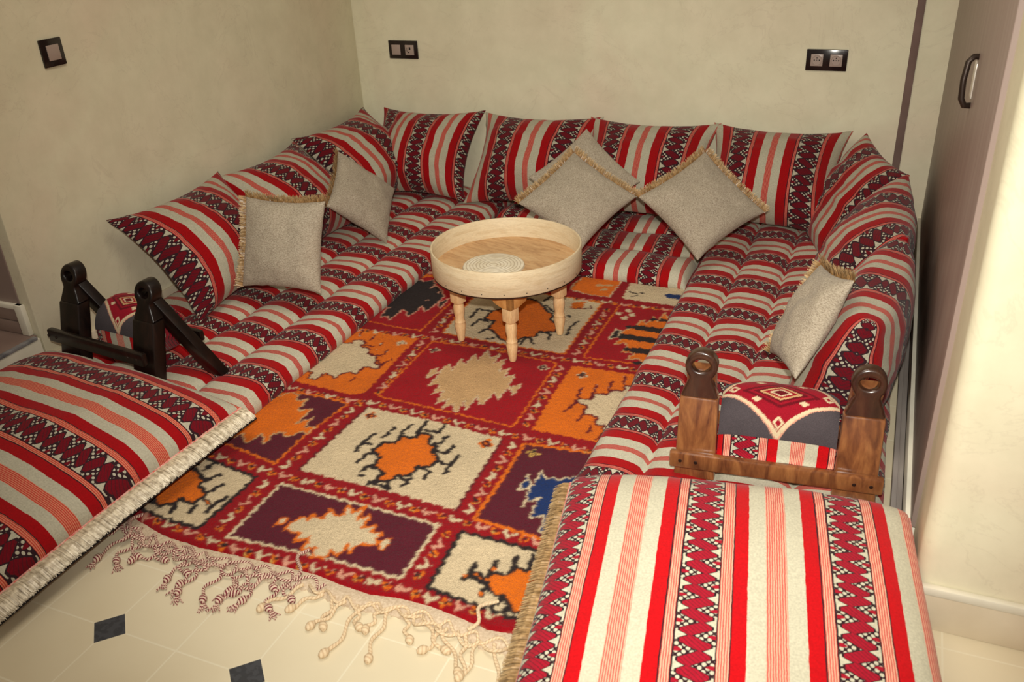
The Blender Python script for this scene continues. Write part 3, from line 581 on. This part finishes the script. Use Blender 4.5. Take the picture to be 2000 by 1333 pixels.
# ------------------------------------------------------------------ cushions
def smoothq(a, q): return max(0.0, 1-a*a)**q
W_END = .1575
def cushion_mesh(w, h, Tf, Tb, pinch=.06, q=.42, n=44, P=.28, off=0., axis='x', arc=False, wr=.006, seed=0, sag=.15, ears=.0, dent=None, fold=.0):
    v = []; f = []; u = []; idx = {}
    th = [math.sin(-math.pi/2+math.pi*i/n) for i in range(n+1)]
    al = [0]*(n+1)
    def prof(a, b, T): return T*(smoothq(a, q)*smoothq(b, q))
    bl = [0]*(n+1)
    for i in range(1, n+1): bl[i] = bl[i-1]+math.hypot(h/2*(th[i]-th[i-1]), prof(0, th[i], Tf)-prof(0, th[i-1], Tf))
    bl = [x_-bl[n]/2 for x_ in bl]
    if arc:
        pa = None; s = 0
        for i, a in enumerate(th):
            c = (w/2*a, prof(a, 0, Tf))
            if pa: s += math.hypot(c[0]-pa[0], c[1]-pa[1])
            al[i] = s; pa = c
        tot = s; al = [x-tot/2 for x in al]
        if arc == 'end': al = [x-tot/2+W_END*P for x in al]
    for side in (1, -1):
        T = Tf if side > 0 else Tb
        for j in range(n+1):
            for i in range(n+1):
                edge = i in (0, n) or j in (0, n)
                if side < 0 and edge: idx[(side, i, j)] = idx[(1, i, j)]; continue
                a, b = th[i], th[j]
                x = w/2*a*(1-pinch*(1-b*b)*abs(a)); y = h/2*b*(1-pinch*(1-a*a)*abs(b))
                z = side*prof(a, b, T)*(1-sag*b)
                k = prof(a, b, 1.0)
                nz = noise.noise((a*2.2+seed, b*2.2, side*3+seed*.3))*wr*2.2+noise.noise((a*6+seed, b*6, side))*wr
                z += nz*min(1, k*1.6)*side
                if edge:
                    x += noise.noise((a*5+seed, b*5, 7))*wr*.9; y += noise.noise((a*5, b*5+seed, 17))*wr*.9; z += noise.noise((a*3, b*3, seed+2))*wr*.8
                if dent: z -= side*dent[3]*math.exp(-((a-dent[0])**2+(b-dent[1])**2)/dent[2])*k
                z += fold*(b-1)*0
                idx[(side, i, j)] = len(v); v.append((x, y, z))
                s = al[i] if arc else w/2*a
                u.append((s/P+off, bl[j]/P) if axis == 'x' else (h/2*b/P+off, w/2*a/P))
        for j in range(n):
            for i in range(n):
                qd = [idx[(side, i, j)], idx[(side, i+1, j)], idx[(side, i+1, j+1)], idx[(side, i, j+1)]]
                f.append(qd if side > 0 else qd[::-1])
    return v, f, u
def cushion(name, label, cat, group, M, mat=None, **k):
    v, f, u = cushion_mesh(**k)
    o = mesh(name, v, f, mat or FAB, uvs=u); o.matrix_world = M
    return tag(o, label, cat, group)

def fringe(parent, w, h, edges, L, mat, n=230, pinch=.06, seed=0, droop=(0, 0, 0), wild=1., thick=.0016, lay=0.):
    'silky strands sewn along chosen edges: t top, l left, r right, b bottom (parent local axes)'
    rr = random.Random(seed)
    for e in edges:
        mb = MB()
        for k in range(n):
            t = (k+rr.random())/n*2-1
            sh = 1-pinch*(1-t*t)
            if e in 'tb': p = Vector((w/2*t, h/2*(1 if e == 't' else -1)*sh, 0)); d = Vector((rr.gauss(0, .18*wild), 1 if e == 't' else -1, 0))
            else: p = Vector((w/2*(1 if e == 'r' else -1)*sh, h/2*t, 0)); d = Vector((1 if e == 'r' else -1, rr.gauss(0, .18*wild), 0))
            d = (d+Vector((0, 0, rr.gauss(lay, .30*wild)))).normalized(); l = L*(1+rr.uniform(-.22, .12)*wild)
            dr = Vector(droop)*l
            p = p+Vector((0, 0, rr.uniform(-.003, .003)))-d*.003
            a, b, c = p, p+d*l*.55+dr*.3, p+d*l+dr
            sd = d.cross(Vector((rr.gauss(0, .3), rr.gauss(0, .3), 1))).normalized()*thick
            mb.add([a-sd, a+sd, b+sd*.9, b-sd*.9, c+sd*.35, c-sd*.35], [(0, 1, 2, 3), (3, 2, 4, 5)], [(0, 0), (0, 0), (0, .45), (0, .45), (0, 1), (0, 1)])
        mb.build('fringe', mat, parent, smooth=False)
def seam(parent, w, h, edges, mat, r=.0022, pinch=.06, dz=0):
    for e in edges:
        pts = []
        for k in range(25):
            t = k/24*2-1; sh = 1-pinch*(1-t*t)
            pts.append((w/2*t, h/2*(1 if e == 't' else -1)*sh, dz) if e in 'tb' else (w/2*(1 if e == 'r' else -1)*sh, h/2*t, dz))
        MB().tube(pts, r, 6).build('braid_or_shadow_line', mat, parent)

WG = 'striped cushions leaning round the walls'
TL = .395
def backc(x, w, seed, P, off, label, roll_=0, h=.455, yt=-.05, zt=.428, yb=-.345, zb=.105, **k):
    Y = Vector((0, yt-yb, zt-zb)).normalized(); X = Vector((math.cos(roll_), 0, 0))+Y*math.sin(roll_); X.normalize(); N = X.cross(Y-X*(X.dot(Y))).normalized(); Y2 = N.cross(X)
    kw = dict(w=w, h=h, Tf=.145, Tb=.05, q=.60, pinch=.15, P=P, off=off, seed=seed, sag=.22); kw.update(k)
    return cushion('wall_cushion', label, 'cushion', WG, mat=FAB_WALL, M=frame((x, (yt+yb)/2, (zt+zb)/2), X, Y2, N), **kw)
def off_for(center, motif, P): return .1575-(motif-center)/P
backc(.413, .535, 1, .235, off_for(.413, .452, .235), 'striped cushion on the back wall, nearest the left corner', roll_=.02)
backc(.960, .565, 2, .285, off_for(.960, .850, .285), 'striped cushion on the back wall behind the beige pair, left of them', roll_=.01)
backc(1.465, .565, 3, .285, off_for(1.465, 1.325, .285), 'striped cushion on the back wall, between the beige pair and the single beige diamond', roll_=.0, yt=-.056)
backc(1.985, .545, 4, .28, off_for(1.985, 1.845, .28), 'striped cushion on the back wall below the double power socket', roll_=-.015)
def leftc(y, w, seed, P, off, label, xt=.055, zt=.425, xb=.345, zb=.105, h=.455, roll_=0, yaw_=0, **k):
    Y = Vector((xt-xb, 0, zt-zb)).normalized(); X = Vector((math.sin(yaw_), math.cos(yaw_), 0)); X = (X+Y*math.sin(roll_)).normalized(); N = X.cross(Y).normalized(); Y = N.cross(X)
    kw = dict(w=w, h=h, Tf=.145, Tb=.05, q=.60, pinch=.15, P=P, off=off, seed=seed, sag=.22); kw.update(k)
    return cushion('wall_cushion', label, 'cushion', WG, mat=FAB_WALL, M= frame(((xt+xb)/2, y, (zt+zb)/2), X, Y, N), **kw)
leftc(-1.425, .565, 11, .285, off_for(-1.425, -1.39, .285), 'striped cushion on the left wall nearest the dark armrest')
leftc(-.905, .54, 12, .27, off_for(-.905, -.98, .27), 'striped cushion in the middle of the left wall', xt=.05, zt=.405)
leftc(-.375, .59, 13, .285, off_for(-.375, -.345, .285), 'striped cushion on the left wall at the back corner', zt=.425)
def rightc(c, X, tilt, w, h, seed, label, P, off, **k):
    X = Vector(X).normalized(); n0 = Vector((0, 0, 1)).cross(X)*-1; n0 = X.cross(Vector((0, 0, 1)))
    Y = Vector((0, 0, 1))*math.cos(tilt)-n0*math.sin(tilt); N = X.cross(Y)
    kw = dict(w=w, h=h, Tf=.13, Tb=.06, pinch=.05, P=P, off=off, seed=seed, sag=.2); kw.update(k)
    return cushion('wall_cushion', label, 'cushion', WG, mat=FAB_WALL, M= frame(c, X, Y, N), **kw)
rightc((2.300, -.330, .228), (.30, -.95, 0), .46, .55, .44, 21, 'striped cushion in the right back corner with its pointed tip raised', .285, off_for(0, -.06, .285), pinch=.10, Tf=.105)
rightc((2.405, -.900, .240), (.02, -1, 0), .34, .60, .42, 22, 'plump striped cushion in the middle of the right side, by the door', .285, off_for(0, -.06, .285), Tf=.16, Tb=.09, pinch=.07)
rightc((2.398, -1.475, .236), (-.10, -1, 0), .22, .55, .41, 23, 'fat rounded striped cushion on the right, its zigzag end facing the right armrest', .285, 0, Tf=.130, Tb=.115, pinch=.005, q=.30, arc='end', wr=.004)

# large floor cushions with silk fringe
bigR = cushion('floor_cushion', 'very large striped floor cushion in front of the right armrest, lower right', 'floor cushion', 'large fringed floor cushions',
    frame((2.252, -2.515, .112), (math.cos(.155), math.sin(.155), .0), (-math.sin(.155), math.cos(.155), .060), (0, -.060, 1)),
    w=.715, h=.80, Tf=.118, Tb=.085, pinch=.012, q=.27, P=.268, off=.1275-(-.322/.268), seed=31, sag=-.10, wr=.003)
fringe(bigR, .715, .80, 'l', .046, fringe_mat('brown_gold_silk_fringe', (.34, .19, .07), (.50, .36, .19)), n=900, pinch=.012, seed=5, droop=(0, 0, -.45), lay=.05, wild=.35, thick=.002)
seam(bigR, .722, .80, 'lr', noise_mat('pink_selvedge_braid', (.62, .09, .08), (.78, .50, .42), 160, .8, .2, .3), .0035, .012)
bigL = cushion('floor_cushion', 'large striped floor cushion lying before the dark armrest, lower left', 'floor cushion', 'large fringed floor cushions',
    frame((.430, -2.492, .098), (.995, -.075, -.02), (.075, .995, .05), (0.02, -.05, 1)),
    w=.775, h=.80, Tf=.125, Tb=.09, pinch=.03, q=.40, P=.275, off=.1275-(.265/.275), axis='y', seed=33, sag=-.06, wr=.005, mat=FAB_LEFT)
fringe(bigL, .775, .80, 'r', .052, CREAM_FRINGE, n=2200, pinch=.03, seed=6, droop=(0, 0, -.45), lay=.12, thick=.0024, wild=.13)
seam(bigL, .779, .80, 'r', noise_mat('pink_seam_cord', (.62, .09, .08), (.78, .50, .42), 160, .8, .2, .3), .0032, .03)
seam(bigL, .865, .81, 'r', plain('fringe_shadow_black', (.012, .008, .008), .7, .2), .0036, .03, dz=-.026)  # black line standing in for the shadow under the fringe's outer edge

# small beige cushions
BG = 'small beige chenille cushions'
def small(label, c, X, Y, s, edges, k=.965, seed=0, T=.062, pin=.085):
    X, Y = Vector(X), Vector(Y); N = X.cross(Y)
    c = CAM+(Vector(c)-CAM)*k; s = s*k*1.03
    o = cushion('scatter_cushion', label, 'cushion', BG, frame(c, X, N.cross(X), N), mat=BEIGE, w=s, h=s, Tf=T, Tb=T*.75, pinch=pin, q=.45, n=30, P=1, wr=.004, seed=seed, sag=.05)
    fringe(o, s, s, edges, .027, GOLD_FRINGE, n=420, pinch=pin, seed=seed+3, droop=(0, 0, .25), lay=.35)
    return o
small('small beige cushion standing upright on the left mattress', (.472, -1.362, .262), (.997, .072, .01), (-.037, .385, .922), .313, 'lt', .955, 41)
small('small beige cushion tipped on one corner on the left, near the back corner', (.370, -.677, .204), (.487, .554, -.668), (-.283, .829, .48), .303, 'l', .955, 42)
small('front one of the two overlapping beige diamond cushions behind the table', (1.28, -.525, .222), (.874, -.264, -.408), (.439, .787, .433), .325, 'tl', .935, 43)
small('rear one of the two overlapping beige diamond cushions, mostly hidden', (1.262, -.385, .262), (.785, -.24, -.57), (.559, .671, .487), .315, '', .965, 44, T=.04)
small('single beige diamond cushion at the back, right of the overlapping pair', (1.772, -.506, .240), (.767, -.338, -.545), (.575, .739, .351), .330, 'tl', .955, 45)
small('small beige cushion leaning on the right-hand striped cushions, seen edge on', (2.255, -1.300, .202), (.332, -.909, .252), (.365, .37, .854), .300, 'tl', .86, 46, T=.05)

# ------------------------------------------------------------------ round tray table
tc = Vector((1.327, -1.345, 0)); TR = -.345
tb = bpy.data.objects.new('tray_table', None); COL.objects.link(tb); tb.location = (tc.x, tc.y, .0205); tb.rotation_euler = (0, 0, TR)
tag(tb, 'low round table of pale bentwood with a deep rim and four turned legs', 'table')
ZB, ZT, RO = .252, .333, .2385
rim = MB().lathe([(RO-.006, ZB), (RO-.0015, ZB), (RO, ZB+.002), (RO+.001, ZT-.002), (RO-.0005, ZT), (RO-.0045, ZT), (RO-.006, ZT-.002), (RO-.007, ZB), (RO-.006, ZB)], seg=96, cap=False)
rim.build('rim', PALE_WOOD, tb)
MB().lathe([(0, ZB+.004), (RO-.007, ZB+.004), (RO-.007, ZB+.014), (0, ZB+.014)], seg=72, cap=False).build('tray_floor', TRAY_WOOD, tb)
MB().lathe([(RO-.012, ZB-.004), (RO-.001, ZB-.004), (RO-.001, ZB-.0002), (RO-.012, ZB-.0002), (RO-.012, ZB-.004)], seg=72, cap=False).build('bottom_hoop', plain('dark_edge', (.03, .012, .006), .6, .2), tb)
MB().lathe([(0, ZB-.004), (RO-.013, ZB-.004), (RO-.013, ZB+.003), (0, ZB+.003)], seg=72, cap=False).build('underside', APRON_WOOD, tb)
NAIL = plain('iron_nail', (.05, .04, .035), .4, .5, .6)
for k in range(22):
    a = 2*math.pi*k/22; nl = MB(); nl.lathe([(0, 0), (.0018, 0), (.0012, .0008), (0, .001)], seg=8, M=Matrix.Translation((RO*math.cos(a), RO*math.sin(a), ZB+.010)) @ Matrix.Rotation(a, 4, 'Z') @ Matrix.Rotation(math.pi/2, 4, 'Y'))
    nl.build('nail', NAIL, tb)
def coil_mat():
    m, nt, bs = mat_new('coiled_cream_cord')
    tcn = nt.nodes.new('ShaderNodeTexCoord'); ln = nt.nodes.new('ShaderNodeVectorMath'); ln.operation = 'LENGTH'
    nt.links.new(tcn.outputs['Object'], ln.inputs[0]); r = E_(nt, ln.outputs['Value']); w_ = tex(nt, 'Noise', 30, detail=3)
    g = ((r*95+w_*.5).frac()-.5).abs()
    nt.links.new(mix(nt, (g < .14)*.7, ramp(nt, w_, [(.3, (.66, .58, .42)), (.7, (.80, .74, .60))]), (.42, .34, .24)), bs.inputs['Base Color'])
    setp(bs, Roughness=.8, Specular_IOR_Level=.2); bump(nt, bs, g, .6, .003); return m
dsc = MB().lathe([(0, .006), (.085, .006), (.097, .004), (.099, 0)], seg=56, cap=False).build('woven_disc', coil_mat(), tb)
dsc.location = (-.015, -.045, ZB+.0142)
ap = .136
for k in range(4):
    M = Matrix.Rotation(k*math.pi/2, 4, 'Z')
    prof = [(-ap-.009, ZB-.005), (ap+.009, ZB-.005), (ap+.009, ZB-.060), (ap-.030, ZB-.060), (ap-.060, ZB-.052), (ap-.068, ZB-.044), (-ap+.068, ZB-.044), (-ap+.060, ZB-.052), (-ap+.030, ZB-.060), (-ap-.009, ZB-.060)]
    MB().prism(prof, -ap-.009, -ap+.009, axis='y', bev=.0015, M=M).build('apron', APRON_WOOD, tb)
    lp = [(0, 0), (.0100, 0), (.0118, .006), (.0160, .034), (.0190, .058), (.0170, .066), (.0185, .070), (.0158, .076), (.0150, .086), (.0185, .108), (.0180, .126), (.0150, .134), (.0185, .140), (.0120, .146)]
    lx, ly = ap-.020, -ap+.020
    lg = MB().lathe(lp, (0, 0, 0), 26, cap=False)
    lg.box((-.0185, -.0185, .140), (.0185, .0185, .19), .002)
    o = lg.build('leg', LEG_WOOD, tb); o.matrix_local = M @ Matrix.Translation((lx, ly, 0))

# ------------------------------------------------------------------ armrests
PEG = plain('dark_peg', (.02, .008, .005), .5, .3)
def armrest(label, M, wood_, W=.46, seed=0, light=False, lean=.10, th=.032, shift=0., over=0., fin_=None, foot=(0, .165), rz=0., rr_=.006, uo=0.):
    root = bpy.data.objects.new('armrest', None); COL.objects.link(root); root.matrix_world = M
    tag(root, label, 'armrest', 'carved wooden armrests')
    # local: x across, y away from viewer, z up; front posts at y = 0
    SH = Matrix(((1, 0, 0, 0), (0, 1, lean, -.33*lean), (0, 0, 1, 0), (0, 0, 0, 1)))
    for sx in (-1, 1):
        cx = sx*(W/2-.052); hw = .047
        board = [(-hw-.002, 0), (hw+.002, 0), (hw, .03), (hw-.003, .212), (-hw+.003, .212), (-hw, .03)]
        MB().prism([(cx+p, z) for p, z in board], -th/2-.004, th/2, axis='y', bev=.006, M=SH).build('post', wood_, root)
        post = COL.objects[-1]
        prof = [(-hw+.004, .2125), (hw-.004, .2125), (hw-.008, .222), (.030, .246), (.026, .256)]
        # round finial with an eye, a darker carved piece on top of the board
        ring = [(.036*math.sin(a), .288+.036*-math.cos(a)) for a in [math.radians(38+ (322-38)*k/22) for k in range(23)]]
        outer = prof+[( .037*math.cos(t), .288+.037*math.sin(t)) for t in [math.radians(-42+ (264)*k/22) for k in range(23)]]+[(-p, z) for p, z in prof[::-1]]
        bm = bmesh.new()
        def lay(y): 
            vo = [bm.verts.new((cx+p, y, z)) for p, z in outer]
            vi = [bm.verts.new((cx+.0205*math.cos(2*math.pi*k/20), y, .290+.0150*math.sin(2*math.pi*k/20))) for k in range(20)]
            return vo, vi
        A = lay(-th/2); B = lay(th/2)
        for L in (A, B):
            es = [bm.edges.new((L[0][i], L[0][(i+1) % len(L[0])])) for i in range(len(L[0]))]+[bm.edges.new((L[1][i], L[1][(i+1) % 20])) for i in range(20)]
            bmesh.ops.triangle_fill(bm, edges=es, use_beauty=True)
        n = len(outer)
        for i in range(n): bm.faces.new((A[0][i], B[0][i], B[0][(i+1) % n], A[0][(i+1) % n]))
        for i in range(20): bm.faces.new((A[1][i], B[1][i], B[1][(i+1) % 20], A[1][(i+1) % 20]))
        bmesh.ops.recalc_face_normals(bm, faces=bm.faces[:])
        bmesh.ops.bevel(bm, geom=[e for e in bm.edges if len(e.link_faces) == 2 and e.calc_face_angle(0) > .9], offset=.0055, segments=3, profile=.5, affect='EDGES', clamp_overlap=True)
        bm.transform(SH); bm.verts.index_update()
        mb = MB().add([v.co.copy() for v in bm.verts], [[v.index for v in f.verts] for f in bm.faces]); bm.free()
        mb.build('finial', fin_ or wood_, post)
        # darker carved collar stands out of the board's face; slanted rear leg
        a = Vector((cx, .012-.07*lean, .262)); b = Vector((cx+foot[0], foot[1], .004)); dvec = (b-a).normalized()
        Mr = frame(a, (1, 0, 0), -dvec, Vector((1, 0, 0)).cross(-dvec))
        MB().box((-.033, -(b-a).length, -.016), (.033, .02, .016), .004, M=Mr).build('rear_leg', wood_, root)
    fy = -.016-.30*lean
    MB().box((-W/2-.006-over+shift, fy-.022, .036+rz), (W/2+.006+shift, fy-.001, .078+rz), .006).build('front_rail', wood_, root)
    MB().box((-W/2-.006, .110-rz*.6, .055+rz*.7), (W/2+rr_, .128-rz*.6, .090+rz*.7), .006).build('rear_rail', wood_, root)
    for sx in (-1, 1):
        for dx in (.020, .056): MB().lathe([(0, .0012), (.0038, .0012), (.0045, 0)], seg=14, M=Matrix.Translation((sx*(W/2-dx)+shift, fy-.022, .057+rz)) @ Matrix.Rotation(math.pi/2, 4, 'X')).build('peg', PEG, root)
    # sling pad hung between the posts
    pw = W/2-.100
    sec = []
    for k in range(30):
        t = k/29
        a = math.pi*(1.02-1.04*t)
        y = .055-.082*math.cos(math.pi-a)*-1
        sec.append((.052+.080*math.cos(a), .062+.140*max(0, math.sin(a))**.62))
    v = []; f = []; u = []; nx = 22; L = [0]
    for p, q in zip(sec, sec[1:]): L.append(L[-1]+math.hypot(q[0]-p[0], q[1]-p[1]))
    for j, (y, z) in enumerate(sec):
        for i in range(nx+1):
            t = i/nx*2-1; sc_ = 1-.10*abs(t)**6
            zz = .05+(z-.05)*sc_+.010*(1-t*t)*(z > .13)+noise.noise((t*2+seed, y*20, z*9))*.004
            v.append((t*pw, .052+(y-.052)*(1-.06*abs(t)**4), zz)); u.append((t*pw/.235+.42+uo, L[j]/.235))
    for j in range(29):
        for i in range(nx): f.append((j*(nx+1)+i, j*(nx+1)+i+1, (j+1)*(nx+1)+i+1, (j+1)*(nx+1)+i))
    for side in (0, nx): f.append([j*(nx+1)+side for j in range(30)])
    f.append([i for i in range(nx+1)]+[29*(nx+1)+i for i in range(nx, -1, -1)])
    pad = mesh('pad', v, f, FAB, root, uvs=u)
    # tapestry panel laid over the crown
    nu, nv = 110, 70; vv = []; ff = []; U = []; Vv = []
    lo, hi = 2.7, 20.5
    for j in range(nv+1):
        s = lo+(hi-lo)*j/nv; k = int(s); fr_ = s-k; y = sec[k][0]*(1-fr_)+sec[k+1][0]*fr_; z = sec[k][1]*(1-fr_)+sec[k+1][1]*fr_
        for i in range(nu+1):
            t = i/nu*2-1; sc_ = 1-.10*abs(t)**6
            zz = .05+(z-.05)*sc_+.010*(1-t*t)*min(1, max(0, (z-.11)/.03))+.0035
            vv.append((t*pw*1.0, .052+(y-.052)*(1-.06*abs(t)**4)*1.035+(-.001), zz)); U.append(i/nu); Vv.append(j/nv)
    for j in range(nv):
        for i in range(nu): ff.append((j*(nu+1)+i, j*(nu+1)+i+1, (j+1)*(nu+1)+i+1, (j+1)*(nu+1)+i))
    U = np.array(U); Vv = np.array(Vv); C = np.tile(np.array(PAL['g']), (len(U), 1))
    lens = [(-.02, .55), (.10, .75), (.25, .90), (.45, .99), (.65, .93), (.85, .78), (1.02, .55), (.90, .44), (.75, .34), (.62, .20), (.5, .02), (.38, .18), (.25, .34), (.12, .46)]
    def mm(p): return [x*1000 for q in p for x in q]
    def dia(s): return [(.5-.5*s, .56), (.5, .56+.36*s), (.5+.5*s, .56), (.5, .56-.36*s)]
    ops = [['p', 'R', mm(lens), 'p', 52], ['p', 'R', mm(lens), 'W', 30], ['p', 'R', mm(dia(.62)), 'd', 34], ['p', 'd', mm(dia(.52)), 'R', 24], ['p', 'R', mm(dia(.34)), 'T', 20], ['p', 'd', mm(dia(.18)), 'W', 16]]
    for cx_, cy_ in ((.32, .80), (.68, .80), (.30, .42), (.70, .42), (.5, .93)): ops.append(['p', 'W', mm([(cx_-.045, cy_), (cx_, cy_+.045), (cx_+.045, cy_), (cx_, cy_-.045)]), '', 0])
    for cx_, cy_ in ((.5, .14), (.10, .60), (.90, .60)): ops += [['p', 'R', mm([(cx_-.04, cy_), (cx_, cy_+.06), (cx_+.04, cy_), (cx_, cy_-.06)]), 'W', 18]]
    if not light:
        for q_ in (.12, .88): ops.append(['l', 'W', mm([(q_, .80), (q_, 1.0)]), '', 24])
    paint(U, Vv, C, ops)
    mesh('tapestry_panel', vv, ff, TAPESTRY, pad, cols=C)
    return root
ZM = .078
DARK_FIN = wood('dark_carved_finial_wood', (.022, .007, .004), (.045, .016, .008), (.075, .03, .014), 7, (5, 5, 1.2), .25, .5, .5)
armrest('warm brown varnished wooden armrest with ring-shaped finials on the right mattress', Matrix.Translation((2.252, -1.925, ZM)) @ Matrix.Rotation(.09, 4, 'Z'), BROWN_WOOD, W=.462, seed=2, light=True, fin_=DARK_FIN)
armrest('nearly black wooden armrest with round finials by the left wall', Matrix.Translation((.330, -1.985, ZM)) @ Matrix.Rotation(-.10, 4, 'Z'), DARK_WOOD, W=.43, seed=7, lean=.26, th=.042, shift=-.02, over=-.022, uo=.22, foot=(.115, .075), rz=.062, rr_=.02)
